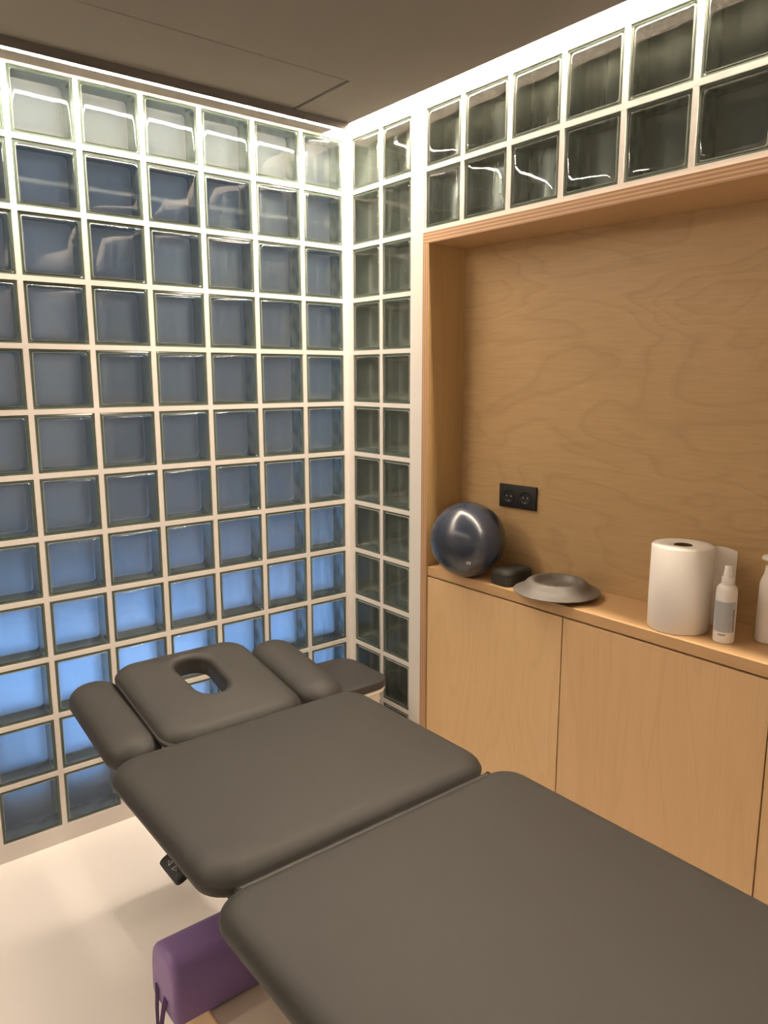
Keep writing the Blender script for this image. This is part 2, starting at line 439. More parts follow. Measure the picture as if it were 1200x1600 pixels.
# glass block mesh: local -Y is the room side; face pane, dark rim, cavity sides, rear shell
def block_mesh(name, hw, hh, depth=0.08):
    bm = bmesh.new()
    def ring(i, y, r, bulge=0.0): return [(x, y, z) for x, z in rr(hw - i, hh - i, r)]
    def rr(a, b, r, n=3):
        pts = []
        for sx, sy, a0 in ((1, -1, -90), (1, 1, 0), (-1, 1, 90), (-1, -1, 180)):
            for k in range(n + 1):
                t = math.radians(a0 + 90 * k / n)
                pts.append((sx * (a - r) + r * math.cos(t), sy * (b - r) + r * math.sin(t)))
        return pts
    def strip(l0, l1, mi):
        n = len(l0)
        for i in range(n):
            j = (i + 1) % n
            bm.faces.new((l0[i], l0[j], l1[j], l1[i])).material_index = mi
    V = lambda lp: [bm.verts.new(p) for p in lp]
    a = V(ring(0.0003, 0.078, 0.004)); b = V(ring(0.0003, 0.0045, 0.004)); c = V(ring(0.0055, 0.0035, 0.005))
    d = V(ring(0.0085, 0.0065, 0.007)); e = V(ring(0.0105, 0.0020, 0.008))
    f = V(ring(0.020, 0.0012, 0.010)); g = V(ring(0.045, 0.0008, 0.010))
    strip(a, b, 1); strip(b, c, 1); strip(c, d, 1); strip(d, e, 4); strip(e, f, 0); strip(f, g, 0)
    bm.faces.new(g).material_index = 0
    # cavity walls
    s0 = V(ring(0.0085, 0.0068, 0.007)); s1 = V(ring(0.0095, 0.040, 0.010)); s2 = V(ring(0.012, 0.0700, 0.012))
    strip(s0, s1, 2); strip(s1, s2, 2)
    # rear shell (closed slab)
    r0 = V(ring(0.0110, 0.0700, 0.012)); r1 = V(ring(0.0110, 0.0775, 0.012))
    bm.faces.new(list(reversed(r0))).material_index = 3; bm.faces.new(r1).material_index = 3; strip(r0, r1, 3)
    me = bpy.data.meshes.new(name); bm.to_mesh(me); bm.free()
    for p in me.polygons: p.use_smooth = p.material_index in (0, 2)
    for k in ('gface', 'grim', 'gside', 'gback', 'gbevel'): me.materials.append(M[k])
    return me

BH = 0.092
full_block = block_mesh('glass_block', BH, BH)
ZJ = [2.455 - 0.2 * j for j in range(13)]           # joint centres, top to bottom
ZC = [(ZJ[j] + ZJ[j + 1]) / 2 for j in range(12)]

def grid_wall(name, cells, extent, depth, mat, to_world):
    """solid wall with rectangular openings: cells = list of (a0, a1, z0, z1); extent the same way"""
    A = sorted({extent[0], extent[1], *[q for c in cells for q in c[:2]]})
    Z = sorted({extent[2], extent[3], *[q for c in cells for q in c[2:]]})
    def hole(a, z): return any(c[0] < a < c[1] and c[2] < z < c[3] for c in cells)
    solid = [[not hole((A[i] + A[i + 1]) / 2, (Z[k] + Z[k + 1]) / 2) for k in range(len(Z) - 1)] for i in range(len(A) - 1)]
    bm = bmesh.new(); cache = {}
    def vert(i, k, d):
        if (i, k, d) not in cache: cache[(i, k, d)] = bm.verts.new(to_world(A[i], Z[k], depth * d))
        return cache[(i, k, d)]
    def sol(i, k): return 0 <= i < len(A) - 1 and 0 <= k < len(Z) - 1 and solid[i][k]
    for i in range(len(A) - 1):
        for k in range(len(Z) - 1):
            if not solid[i][k]: continue
            bm.faces.new([vert(i, k, 0), vert(i + 1, k, 0), vert(i + 1, k + 1, 0), vert(i, k + 1, 0)])
            bm.faces.new([vert(i, k, 1), vert(i, k + 1, 1), vert(i + 1, k + 1, 1), vert(i + 1, k, 1)])
            if not sol(i - 1, k): bm.faces.new([vert(i, k, 0), vert(i, k + 1, 0), vert(i, k + 1, 1), vert(i, k, 1)])
            if not sol(i + 1, k): bm.faces.new([vert(i + 1, k, 0), vert(i + 1, k, 1), vert(i + 1, k + 1, 1), vert(i + 1, k + 1, 0)])
            if not sol(i, k - 1): bm.faces.new([vert(i, k, 0), vert(i, k, 1), vert(i + 1, k, 1), vert(i + 1, k, 0)])
            if not sol(i, k + 1): bm.faces.new([vert(i, k + 1, 0), vert(i + 1, k + 1, 0), vert(i + 1, k + 1, 1), vert(i, k + 1, 1)])
    o = link(name, mesh_of(name, bm), mat)
    return tag(o, kind='structure')

# window wall (y = 0), joints every 200 mm from the corner
NCOL = 12
xc = [-0.2046 + 0.1 - 0.004 - 0.0] + [-0.2046 - 0.2 * k - 0.1 for k in range(NCOL - 1)]
cells = []
for i, x in enumerate(xc):
    hw = 0.088 if i == 0 else BH
    for z in ZC: cells.append((x - hw, x + hw, z - BH, z + BH))
wl = grid_wall('wall_left', cells, (ROOM_X0, 0.0, 0.0, ROOF), 0.08, 'mortar', lambda a, z, d: (a, d, z))
end_block = block_mesh('glass_block_end', 0.088, BH)
for i, x in enumerate(xc):
    for z in ZC:
        link('glass_block', end_block if i == 0 else full_block, [], wl, (x, 0, z))

# cabinet wall (x = 0): two narrow block columns, a post, then two rows of blocks above the niche
NICHE_Y0, NICHE_Y1 = -0.457, -3.05
ROT_R = (0, 0, -math.pi / 2)
narrow = [(-0.1215, 0.0845), (-0.3045, 0.0815)]
cells = []
for y, hw in narrow:
    for z in ZC: cells.append((y - hw, y + hw, z - BH, z + BH))
upper = [(-0.5465, 0.0835)] + [(-0.738 - 0.2 * k, BH) for k in range(11)]
for y, hw in upper:
    for j, z in enumerate(ZC[:2]): cells.append((y - hw, y + hw, z - BH + (0.002 if j == 1 else 0), z + BH))
cells.append((NICHE_Y1, NICHE_Y0, -0.001, 2.05))
wr = grid_wall('wall_right', cells, (ROOM_Y0, 0.0, -0.001, ROOF), 0.08, 'mortar', lambda a, z, d: (d, a, z))
nb = [block_mesh('glass_block_narrow', hw, BH) for _, hw in narrow]
ub = block_mesh('glass_block_upper_end', 0.0835, BH); low = block_mesh('glass_block_lower', BH, BH - 0.001); ubl = block_mesh('glass_block_lower_end', 0.0835, BH - 0.001)
for (y, hw), me in zip(narrow, nb):
    for z in ZC: link('glass_block', me, [], wr, (0, y, z), ROT_R)
for i, (y, hw) in enumerate(upper):
    link('glass_block', ub if i == 0 else full_block, [], wr, (0, y, ZC[0]), ROT_R)
    link('glass_block', ubl if i == 0 else low, [], wr, (0, y, ZC[1] + 0.001), ROT_R)
post = boxes('post_face', [(-0.004, 0.0, -0.4555, -0.3885, 0, ROOF - 0.001)], 'pillar', wr, bevel=0.001, seg=1)

# ------------------------------------------------------------------ what stands behind the glass
g = boxes('ground_outside', [(-9, 7, 0.08, 3.4, -0.10, -0.02)], 'paving'); tag(g, kind='structure')
kb = boxes('kerb_outside', [(-9, 7, 0.08, 0.30, -0.02, 0.05)], 'kerb'); tag(kb, kind='structure')
fo = boxes('wall_outside', [(-14, 12, 3.0, 3.2, -0.02, 12.0)], 'facade'); tag(fo, kind='structure')
for k in range(12):
    boxes('pilaster', [(-7.0 + 1.05 * k, -6.55 + 1.05 * k, 2.88, 3.0, -0.02, 12.0)], 'facade_pale', fo)
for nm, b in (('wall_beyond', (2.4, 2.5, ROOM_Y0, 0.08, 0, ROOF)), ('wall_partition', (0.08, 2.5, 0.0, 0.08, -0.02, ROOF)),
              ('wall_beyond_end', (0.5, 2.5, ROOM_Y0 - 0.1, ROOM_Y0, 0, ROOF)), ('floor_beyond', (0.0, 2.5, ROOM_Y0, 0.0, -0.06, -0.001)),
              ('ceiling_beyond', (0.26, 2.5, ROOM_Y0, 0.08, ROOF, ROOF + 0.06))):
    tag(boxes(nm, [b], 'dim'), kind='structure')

# ------------------------------------------------------------------ LED strips
led = empty('led_strip', (-1.4, -0.13, CEIL), 'slim LED light line on the ceiling along the left glass-block wall', 'light strip')
boxes('front_plate', [(ROOM_X0, -0.112, -0.1745, -0.1705, CEIL - 0.0245, CEIL + 0.0055)], 'dark_alu', led)
boxes('diffuser', [(ROOM_X0, -0.112, -0.1700, -0.1540, CEIL - 0.0245, CEIL - 0.017)], 'led_left', led)
boxes('backing', [(ROOM_X0, -0.112, -0.1700, -0.1500, CEIL - 0.0165, CEIL + 0.0055)], 'alu', led)
boxes('reflector_lip', [(ROOM_X0, -0.112, -0.1535, -0.1380, CEIL - 0.0205, CEIL - 0.018)], 'alu', led)
led2 = empty('led_strip', (-0.03, -1.8, ROOF - 0.02), 'bright LED strip recessed in the ceiling slot above the cabinet wall', 'light strip')
boxes('channel', [(-0.042, -0.008, ROOM_Y0, -0.002, ROOF - 0.010, ROOF - 0.0005)], 'alu', led2)
boxes('diffuser', [(-0.038, -0.012, ROOM_Y0, -0.004, ROOF - 0.018, ROOF - 0.010)], 'led_right', led2)
led3 = empty('led_strip', (ROOM_X0 + 0.04, -1.8, CEIL - 0.010), 'LED light line on the ceiling along the plain wall opposite the cabinets', 'light strip')  # unseen strip, added to brighten the cabinet fronts, floor and bolster
boxes('housing', [(ROOM_X0 + 0.02, ROOM_X0 + 0.06, ROOM_Y0 + 0.02, -0.20, CEIL - 0.004, CEIL)], 'alu', led3)
boxes('diffuser', [(ROOM_X0 + 0.03, ROOM_X0 + 0.05, ROOM_Y0 + 0.03, -0.21, CEIL - 0.010, CEIL - 0.004)], 'led_rear', led3)

# ------------------------------------------------------------------ plywood niche, worktop and cabinets
SHELF = 0.872
def back_x(y): return 0.17 + 0.08 * (-y - 0.487)
nf = empty('niche_surround', (0.0, -1.75, 0.0), 'birch plywood surround lining the wall niche above the cabinets', 'panelling')
def with_edge(ob, axis_mat, tol=1e-4):
    me = ob.data; me.materials.append(M[axis_mat])
    mn = min(v.co.x for v in me.vertices)
    for p in me.polygons:
        if p.normal.x < -0.9: p.material_index = 1
    return ob
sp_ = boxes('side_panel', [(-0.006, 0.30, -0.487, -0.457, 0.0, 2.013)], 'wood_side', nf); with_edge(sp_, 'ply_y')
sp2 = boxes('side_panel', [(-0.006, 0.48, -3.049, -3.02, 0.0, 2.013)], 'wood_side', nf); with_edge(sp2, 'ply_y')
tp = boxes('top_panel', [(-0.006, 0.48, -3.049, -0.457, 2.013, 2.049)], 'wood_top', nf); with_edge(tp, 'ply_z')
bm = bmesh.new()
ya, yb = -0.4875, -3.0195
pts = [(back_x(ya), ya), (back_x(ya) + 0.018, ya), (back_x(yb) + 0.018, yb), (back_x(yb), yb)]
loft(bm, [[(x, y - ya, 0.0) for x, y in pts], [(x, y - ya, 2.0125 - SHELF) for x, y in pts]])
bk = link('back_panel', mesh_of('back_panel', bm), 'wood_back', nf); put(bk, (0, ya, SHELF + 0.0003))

wt = boxes('worktop', [(0.0, 0.165, -3.019, -0.488, 0.838, SHELF)], 'wood_top', bevel=0.0015, seg=1)
# deepen the worktop to follow the back panel
for v in wt.data.vertices:
    if v.co.x > 0.05:
        v.co.x += back_x(v.co.y + wt.location.y) - 0.165 + 0.017
tag(wt, 'long birch plywood worktop carrying the ball and paper roll', 'worktop')

door_y = [-0.488, -1.111, -1.743, -2.373, -3.019]
doors_lab = ['birch cabinet under the blue ball, its door beside the white post', 'birch cabinet below the white paper roll and spray bottle',
             'birch cabinet at the right edge, mostly hidden by the table', 'birch cabinet farthest from the corner, beside the table foot']
for k in range(4):
    y1, y0 = door_y[k] - 0.0015, door_y[k + 1] + 0.0015
    cab = empty('cabinet', (0.08, (y0 + y1) / 2, 0.0), doors_lab[k], 'cabinet', 'plywood base cabinets')
    boxes('body', [(0.021, 0.16, y0, y1, 0.08, 0.8375)], 'black_gap', cab)
    boxes('plinth', [(0.05, 0.16, y0, y1, 0.0, 0.0795)], 'black_gap', cab)
    boxes('door', [(0.0, 0.019, y0 + 0.0006, y1 - 0.0006, 0.05, 0.8325)], 'wood_door' if k % 2 == 0 else 'wood_door_b', cab, bevel=0.0008, seg=1)

# ------------------------------------------------------------------ twin socket on the back panel
sk_y = -0.752
sk = empty('wall_socket', (back_x(sk_y), sk_y, 1.146), 'black twin wall socket on the plywood panel above the ball', 'socket')
sk.rotation_euler = (0, 0, math.atan(0.08))
def local_box(name, b, mat, parent, bevel=0.0):
    bm = bmesh.new(); box_into(bm, *b)
    if bevel: bmesh.ops.bevel(bm, geom=list(bm.edges), offset=bevel, segments=2, profile=0.5, affect='EDGES')
    return link(name, mesh_of(name, bm, bool(bevel), 40), mat, parent)
local_box('plate', (-0.009, -0.0002, -0.079, 0.079, -0.041, 0.041), 'rubber', sk, 0.0015)
for s in (-1, 1):
    ins = lathe('insert', [(0.0, 0.0095), (0.0185, 0.0095), (0.0195, 0.0105), (0.0215, 0.0115), (0.0225, 0.0115), (0.0235, 0.0092), (0.0, 0.0091)], 'rubber', sk, 32)
    ins.rotation_euler = (0, -math.pi / 2, 0); ins.location = (0.0, s * 0.0355, 0.0)
    for dy, dz in ((-0.0095, 0.0), (0.0095, 0.0)):
        h = lathe('pin_hole', [(0, 0.0), (0.0026, 0.0), (0.0026, 0.0012), (0.0014, 0.0012), (0, 0.0008)], 'alu', ins, 12)
        h.location = (0.0, dy, 0.0093)
    c = lathe('earth_contact', [(0, 0), (0.002, 0), (0.002, 0.002), (0, 0.002)], 'alu', ins, 10); c.location = (-0.0165, 0, 0.0095)

# ------------------------------------------------------------------ things on the worktop
# gymnastic ball
BR = 0.1306
ball = empty('exercise_ball', (0.019, -0.677, SHELF + 0.0005), 'dark blue shiny exercise ball at the left end of the worktop', 'ball')
bs = lathe('ball_skin', [(0 if k in (0, 48) else BR * math.sin(math.pi * k / 48), BR - BR * math.cos(math.pi * k / 48)) for k in range(49)], 'ball', ball, 72, smooth=180)
cdir = Vector((-1.81179, -2.50822, 1.56094)) - Vector((0.019, -0.677, SHELF + BR))
cdir.normalize(); rt = Vector((cdir.y, -cdir.x, 0)).normalized() * -1; up = rt.cross(cdir) * -1
def sphere_patch(name, a0, a1, b0, b1, rad, mat, parent):
    bm = bmesh.new(); n = 4; g_ = []
    for i in range(n + 1):
        row = []
        for j in range(n + 1):
            a = a0 + (a1 - a0) * i / n; b = b0 + (b1 - b0) * j / n
            d = Vector((math.cos(b) * math.cos(a), math.cos(b) * math.sin(a), math.sin(b)))
            row.append(bm.verts.new(d * rad + Vector((0, 0, BR))))
        g_.append(row)
    for i in range(n):
        for j in range(n): bm.faces.new((g_[i][j], g_[i + 1][j], g_[i + 1][j + 1], g_[i][j + 1]))
    return link(name, mesh_of(name, bm, True), mat, parent)
az = math.atan2(-1.83, -1.83) + 0.03; el = -0.44
pa = sphere_patch('brand_patch', az - 0.058, az + 0.058, el - 0.046, el + 0.046, BR + 0.0006, 'logo', ball)
sphere_patch('brand_mark', az - 0.020, az + 0.018, el - 0.018, el + 0.014, BR + 0.0012, 'logo_dark', pa)
va = lathe('valve', [(0, 0), (0.006, 0), (0.006, 0.001), (0.002, 0.0015), (0, 0.0015)], 'ball', ball, 16); va.location = (0, 0, 2 * BR - 0.0005)

# small charcoal foam block with a rounded top
fb = empty('foam_block', (0.08, -0.832, SHELF), 'small charcoal foam block with rounded top between ball and grey disc', 'foam block')
bm = bmesh.new()
loops = []
for ins, z in ((0.003, 0.0), (0.0, 0.003), (0.0, 0.035), (0.001, 0.0415), (0.004, 0.0475), (0.009, 0.0515), (0.017, 0.0545), (0.03, 0.056)):
    loops.append([(x, y, z) for x, y in rrect(0.068 - ins, 0.043 - ins, 0.024, 6)])
loft(bm, loops)
fbody = link('block_body', mesh_of('block_body', bm, True, 50), 'foam', fb); put(fbody, (0.078, -0.832, SHELF + 0.0004))
bm = bmesh.new()
loops = [[(x, y, 0.0) for x, y in rrect(0.0685, 0.0435, 0.0245, 6)], [(x, y, 0.0016) for x, y in rrect(0.0685, 0.0435, 0.0245, 6)]]
loft(bm, loops)
sm = link('seam', mesh_of('seam', bm, True, 50), 'rubber', fb); put(sm, (0.078, -0.832, SHELF + 0.036))

# balance disc
DR = 0.136
disc = empty('balance_disc', (0.068, -1.030, SHELF), 'grey rubber balance disc with dished centre lying on the worktop', 'balance disc')
prof = [(0.0, 0.0), (0.060, 0.0), (0.085, 0.004), (0.115, 0.0105), (DR - 0.004, 0.0145), (DR, 0.0165), (DR + 0.0003, 0.0185), (DR - 0.003, 0.0205), (0.122, 0.0245), (0.112, 0.0300),
        (0.103, 0.0380), (0.095, 0.0460), (0.089, 0.0505), (0.083, 0.0525), (0.078, 0.0520), (0.073, 0.0480), (0.068, 0.0400), (0.062, 0.0340), (0.052, 0.0310), (0.0, 0.030)]
dsk = lathe('disc_body', prof, 'disc', disc, 72, smooth=60); dsk.location = (0, 0, 0.0004)
vl = lathe('valve', [(0, 0.0), (0.007, 0.0), (0.007, 0.0012), (0.004, 0.002), (0, 0.002)], 'rubber', disc, 18); vl.location = (0.0, 0.0, 0.0303)

# paper roll
RR = 0.0815; RH = 0.236
roll = empty('paper_roll', (0.090, -1.437, SHELF), 'large white paper roll with loose end standing on the worktop', 'paper roll')
pr = lathe('paper', [(0.024, 0.003), (0.030, 0.0), (RR - 0.003, 0.0), (RR, 0.003), (RR + 0.0008, 0.10), (RR, RH - 0.004), (RR - 0.003, RH - 0.0005), (0.060, RH + 0.0006), (0.030, RH), (0.024, RH - 0.003), (0.024, 0.003)], 'paper', roll, 64, smooth=50)
pr.location = (0, 0, 0.0004)
co = lathe('cardboard_core', [(0.0, 0.02), (0.0205, 0.02), (0.0205, RH - 0.001), (0.0238, RH - 0.001), (0.0238, 0.004), (0.0, 0.004)], 'card', roll, 40); co.location = (0, 0, 0.0004)
# loose end: leaves the roll tangentially at the right rear
bm = bmesh.new(); n = 14; cols = []
t0 = math.radians(-38)
for i in range(n + 1):
    t = i / n
    if t < 0.35:
        a = t0 - (0.35 - t) * 0.8 + 0.0
        x, y = (RR + 0.0012) * math.cos(a + 0.0), (RR + 0.0012) * math.sin(a)
        x, y = x, y
    else:
        s = (t - 0.35) / 0.65
        bx, by = (RR + 0.0012) * math.cos(t0), (RR + 0.0012) * math.sin(t0)
        # slightly outward curl
        dx, dy = 0.35, -0.94
        x, y = bx + dx * s * 0.058 + 0.010 * s * s, by + dy * s * 0.058
    cols.append((x, y, t))
ths = 0.0006
fr_, bk_ = [], []
for x, y, t in cols:
    ztop = RH - 0.004 - 0.012 * max(0, t - 0.5) ** 2 * 4
    fr_.append([bm.verts.new((x, y, 0.006 + (ztop - 0.006) * k / 6)) for k in range(7)])
    bk_.append([bm.verts.new((x + ths, y + ths, 0.006 + (ztop - 0.006) * k / 6)) for k in range(7)])
for i in range(n):
    for k in range(6):
        bm.faces.new((fr_[i][k], fr_[i + 1][k], fr_[i + 1][k + 1], fr_[i][k + 1]))
        bm.faces.new((bk_[i][k], bk_[i][k + 1], bk_[i + 1][k + 1], bk_[i + 1][k]))
    bm.faces.new((fr_[i][6], fr_[i + 1][6], bk_[i + 1][6], bk_[i][6])); bm.faces.new((fr_[i][0], bk_[i][0], bk_[i + 1][0], fr_[i + 1][0]))
for k in range(6): bm.faces.new((fr_[n][k], bk_[n][k], bk_[n][k + 1], fr_[n][k + 1]))
link('loose_sheet', mesh_of('loose_sheet', bm, True, 40), 'paper', roll)

# spray bottle with printed label
sb = empty('spray_bottle', (0.076, -1.576, SHELF), 'slim white spray bottle with grey printed label beside the paper roll', 'bottle')
b_ = lathe('bottle_body', [(0, 0.002), (0.023, 0.0), (0.0258, 0.002), (0.0265, 0.006), (0.0265, 0.128), (0.0259, 0.138), (0.0245, 0.147), (0.020, 0.153), (0.0155, 0.156), (0.0, 0.156)], 'plastic', sb, 40, smooth=40)
b_.location = (0, 0, 0.0004)
cap = lathe('collar', [(0.0, 0.1565), (0.0150, 0.1565), (0.0156, 0.158), (0.0150, 0.1745), (0.0140, 0.1765), (0.0, 0.1765)], 'plastic', sb, 32)
noz = lathe('spray_head', [(0.0, 0.1768), (0.0120, 0.1768), (0.0112, 0.188), (0.0098, 0.1925), (0.0094, 0.203), (0.0084, 0.2045), (0.0, 0.2045)], 'plastic', sb, 28)
ca = math.atan2(-2.508 + 1.576, -1.812 - 0.076)      # towards the room
def cyl_patch(name, a0, a1, z0, z1, r, mat, parent, n=12):
    bm = bmesh.new(); prev = None
    for i in range(n + 1):
        a = a0 + (a1 - a0) * i / n
        v = (bm.verts.new((r * math.cos(a), r * math.sin(a), z0)), bm.verts.new((r * math.cos(a), r * math.sin(a), z1)))
        if prev: bm.faces.new((prev[0], v[0], v[1], prev[1]))
        prev = v
    return link(name, mesh_of(name, bm, True), mat, parent)
lb = cyl_patch('label_print', ca - 1.25, ca + 1.10, 0.031, 0.114, 0.02675, 'label', sb, 18)
rows = bmesh.new()
rr_ = random.Random(3)
for k in range(26):
    z = 0.034 + k * 0.003
    a = ca - 1.18
    while a < ca + 0.55:
        wd = rr_.uniform(0.08, 0.30)
        e_ = min(a + wd, ca + 0.60)
        m_ = 3
        for q in range(m_):
            aa, ab = a + (e_ - a) * q / m_, a + (e_ - a) * (q + 1) / m_
            r = 0.02690
            vs = [rows.verts.new((r * math.cos(t), r * math.sin(t), zz)) for t, zz in ((aa, z), (ab, z), (ab, z + 0.0012), (aa, z + 0.0012))]
            rows.faces.new(vs)
        a = e_ + 0.05
tx = link('small_print', mesh_of('small_print', rows), 'ink_grey', lb); tx['kind'] = 'stuff'
def wrap_text(body, size, ang, zc, r, mat, parent, name, vertical=True):
    me = text_mesh(body, size)
    for v in me.vertices:
        if vertical: s, z = -v.co.y, v.co.x
        else: s, z = v.co.x, v.co.y
        a = ang + s / r
        rad = r + v.co.z
        v.co = (rad * math.cos(a), rad * math.sin(a), zc + z)
    return link(name, me, mat, parent)
wrap_text('LABORATORIOS', 0.0080, ca + 0.84, 0.064, 0.0271, 'ink', lb, 'lettering')
cyl_patch('batch_print', ca - 0.55, ca + 0.15, 0.0225, 0.0260, 0.0268, 'ink_grey', sb, 8)

# pump bottle at the picture's right edge
pb = empty('pump_bottle', (0.166, -1.650, SHELF), 'white pump bottle at the right edge, behind the spray bottle', 'bottle')
b2 = lathe('bottle_body', [(0, 0.002), (0.028, 0.0), (0.0318, 0.003), (0.0322, 0.008), (0.0305, 0.150), (0.0295, 0.160), (0.0265, 0.170), (0.0225, 0.180), (0.0205, 0.190), (0.0200, 0.200), (0.0192, 0.2035), (0.0, 0.2035)], 'plastic2', pb, 40, smooth=40)
b2.location = (0, 0, 0.0004)
lathe('pump_stem', [(0, 0.204), (0.0055, 0.204), (0.0055, 0.218), (0, 0.218)], 'plastic2', pb, 20)
ph = lathe('pump_head', [(0, 0.2182), (0.022, 0.2182), (0.0295, 0.2215), (0.0305, 0.2255), (0.0275, 0.2295), (0.0, 0.2310)], 'plastic', pb, 36, smooth=60)

# ------------------------------------------------------------------ treatment table
TZ = 0.668
TX = -0.938
tb = empty('treatment_table', (TX, -1.6, 0.0), 'grey padded treatment table with face hole and two armrests', 'treatment table')
T = {}
def pad(name, cx, y_near, y_far, hx, t, r, top, tilt=0.0, **kw):
    hy = (y_far - y_near) / 2
    me = pad_mesh(name, hx, hy, t, r, **kw)
    o = link(name, me, 'leather', tb)
    a = math.radians(tilt)
    # hinge at the near edge
    c = Vector((cx, y_near + hy * math.cos(a), top + hy * math.sin(a)))
    put(o, c); o.rotation_euler = (a, 0, 0)
    return o
main = pad('leg_cushion', -0.934, -2.62, -1.386, 0.386, 0.062, 0.062, TZ, edge=0.030, crown=0.004)
mid = pad('back_cushion', -0.935, -1.366, -0.796, 0.369, 0.062, 0.072, TZ + 0.004, edge=0.034, crown=0.006)
face = pad('face_cushion', -0.927, -0.792, -0.352, 0.212, 0.060, 0.070, TZ - 0.004, tilt=10.0, edge=0.034, crown=0.008,
           hole=(0.051, 0.104, 0.048, 0.0, 0.036, 0.12))
arl = pad('armrest_cushion', -1.188, -0.745, -0.325, 0.074, 0.068, 0.070, TZ - 0.030, tilt=8.5, edge=0.048, pillow=True)
arr = pad('armrest_cushion', -0.600, -0.735, -0.325, 0.078, 0.068, 0.072, TZ - 0.034, tilt=8.5, edge=0.048, pillow=True)
pip = rod('hinge_piping', (-1.250, -1.377, TZ - 0.036), (-0.600, -1.377, TZ - 0.036), 0.011, 'leather_dark', tb)
for s in (-1, 1):
    rod('piping_end', (-0.925 + s * 0.3253, -1.377, TZ - 0.036), (-0.925 + s * 0.331, -1.377, TZ - 0.036), 0.0125, 'rubber', tb)
# head section carrier: two rails and a cross piece, seen through the gaps
for s in (-1, 1):
    boxes('head_rail', [(TX + s * 0.15 - 0.012, TX + s * 0.15 + 0.012, -0.92, -0.62, TZ - 0.098, TZ - 0.068)], 'steel_white', tb, bevel=0.003)
boxes('armrest_bar', [(-1.215, -0.605, -0.640, -0.612, TZ - 0.110, TZ - 0.098)], 'steel_white', tb, bevel=0.002)
for x, y0, y1, nm in ((-1.225, -1.34, -0.84, 'back_rail'), (-0.665, -1.34, -0.84, 'back_rail'), (-1.215, -2.56, -1.42, 'leg_rail'), (-0.655, -2.56, -1.42, 'leg_rail')):
    boxes(nm, [(x - 0.014, x + 0.014, y0, y1, TZ - 0.098, TZ - 0.064)], 'steel_black', tb, bevel=0.003)
for y in (-0.95, -1.30, -1.46, -2.30):
    boxes('cross_bar', [(-1.225, -0.655, y - 0.016, y + 0.016, TZ - 0.128, TZ - 0.0985)], 'steel_black', tb, bevel=0.003)
boxes('lift_column', [(-1.085, -0.765, -1.72, -1.44, 0.2402, TZ - 0.1285)], 'steel_black', tb, bevel=0.012)
boxes('lift_column', [(-1.06, -0.79, -2.40, -2.16, 0.0402, TZ - 0.1285)], 'steel_black', tb, bevel=0.012)
boxes('base_plate', [(-1.16, -0.72, -1.80, -1.40, 0.2002, 0.2400)], 'steel_black', tb, bevel=0.008)
boxes('base_plate', [(-1.16, -0.72, -2.46, -2.10, 0.0, 0.0400)], 'steel_black', tb, bevel=0.008)
boxes('side_catch', [(-1.3245, -1.300, -1.735, -1.690, TZ - 0.088, TZ - 0.058)], 'leather_dark', tb, bevel=0.006)

# wooden plinth below the table
pl = empty('plinth_box', (-0.94, -1.45, 0.0), 'low pale wooden box with cream top under the treatment table', 'box')
boxes('box_side', [(-1.217, -1.199, -1.96, -0.960, 0.0, 0.190)], 'wood_door_b', pl, bevel=0.001, seg=1)
boxes('box_side', [(-0.681, -0.663, -1.96, -0.960, 0.0, 0.190)], 'wood_door_b', pl, bevel=0.001, seg=1)
boxes('box_end', [(-1.1985, -0.6815, -0.978, -0.960, 0.0, 0.190)], 'wood_door', pl, bevel=0.001, seg=1)
boxes('box_end', [(-1.1985, -0.6815, -1.96, -1.942, 0.0, 0.190)], 'wood_door', pl, bevel=0.001, seg=1)
lid = boxes('box_lid', [(-1.219, -0.661, -1.962, -0.958, 0.1905, 0.1985)], 'cream', pl, bevel=0.001, seg=1)
boxes('edge_band', [(-1.2210, -1.2192, -1.962, -0.958, 0.1905, 0.1985)], 'ply_z', pl)

# purple bolster lying across the plinth
BX0, BX1 = -1.300, -0.800
BYN, BYF, BZ0, BZH = -1.160, -1.025, 0.1990, 0.150
bo = empty('bolster', (-1.05, -1.09, BZ0), 'purple vinyl bolster sticking out from under the treatment table', 'bolster')
sec = []
cy_ = (BYN + BYF) / 2; hy_ = (BYF - BYN) / 2
for k in range(29):                       # rounded D section: flat base, arched top
    a = math.pi * k / 28
    c_, s_ = math.cos(a), math.sin(a)
    sec.append((hy_ * math.copysign(abs(c_) ** 0.55, c_), BZH * abs(s_) ** 0.62))
sec = [(-hy_ + 0.012, 0.0)] + [(-hy_, 0.010)] + [(-y, z) for y, z in sec[1:-1]] + [(hy_, 0.010), (hy_ - 0.012, 0.0)]
bm = bmesh.new(); L_ = (BX1 - BX0)
loops = []
def sec_at(x, ins):
    m_ = BZH / 2
    return [(x, y * (1 - ins / hy_), m_ + (z - m_) * (1 - ins / m_)) for y, z in sec]
for x, i in ((-L_ / 2, 0.012), (-L_ / 2 + 0.0025, 0.005), (-L_ / 2 + 0.009, 0.0008), (-L_ / 2 + 0.02, 0.0), (-L_ / 4, 0.0), (0, 0.0), (L_ / 4, 0), (L_ / 2 - 0.02, 0.0), (L_ / 2 - 0.0025, 0.005), (L_ / 2, 0.012)):
    loops.append(sec_at(x, i))
loft(bm, loops)
bb = link('bolster_body', mesh_of('bolster_body', bm, True, 50), 'purple', bo); put(bb, (-1.05, cy_, BZ0 + 0.0003))
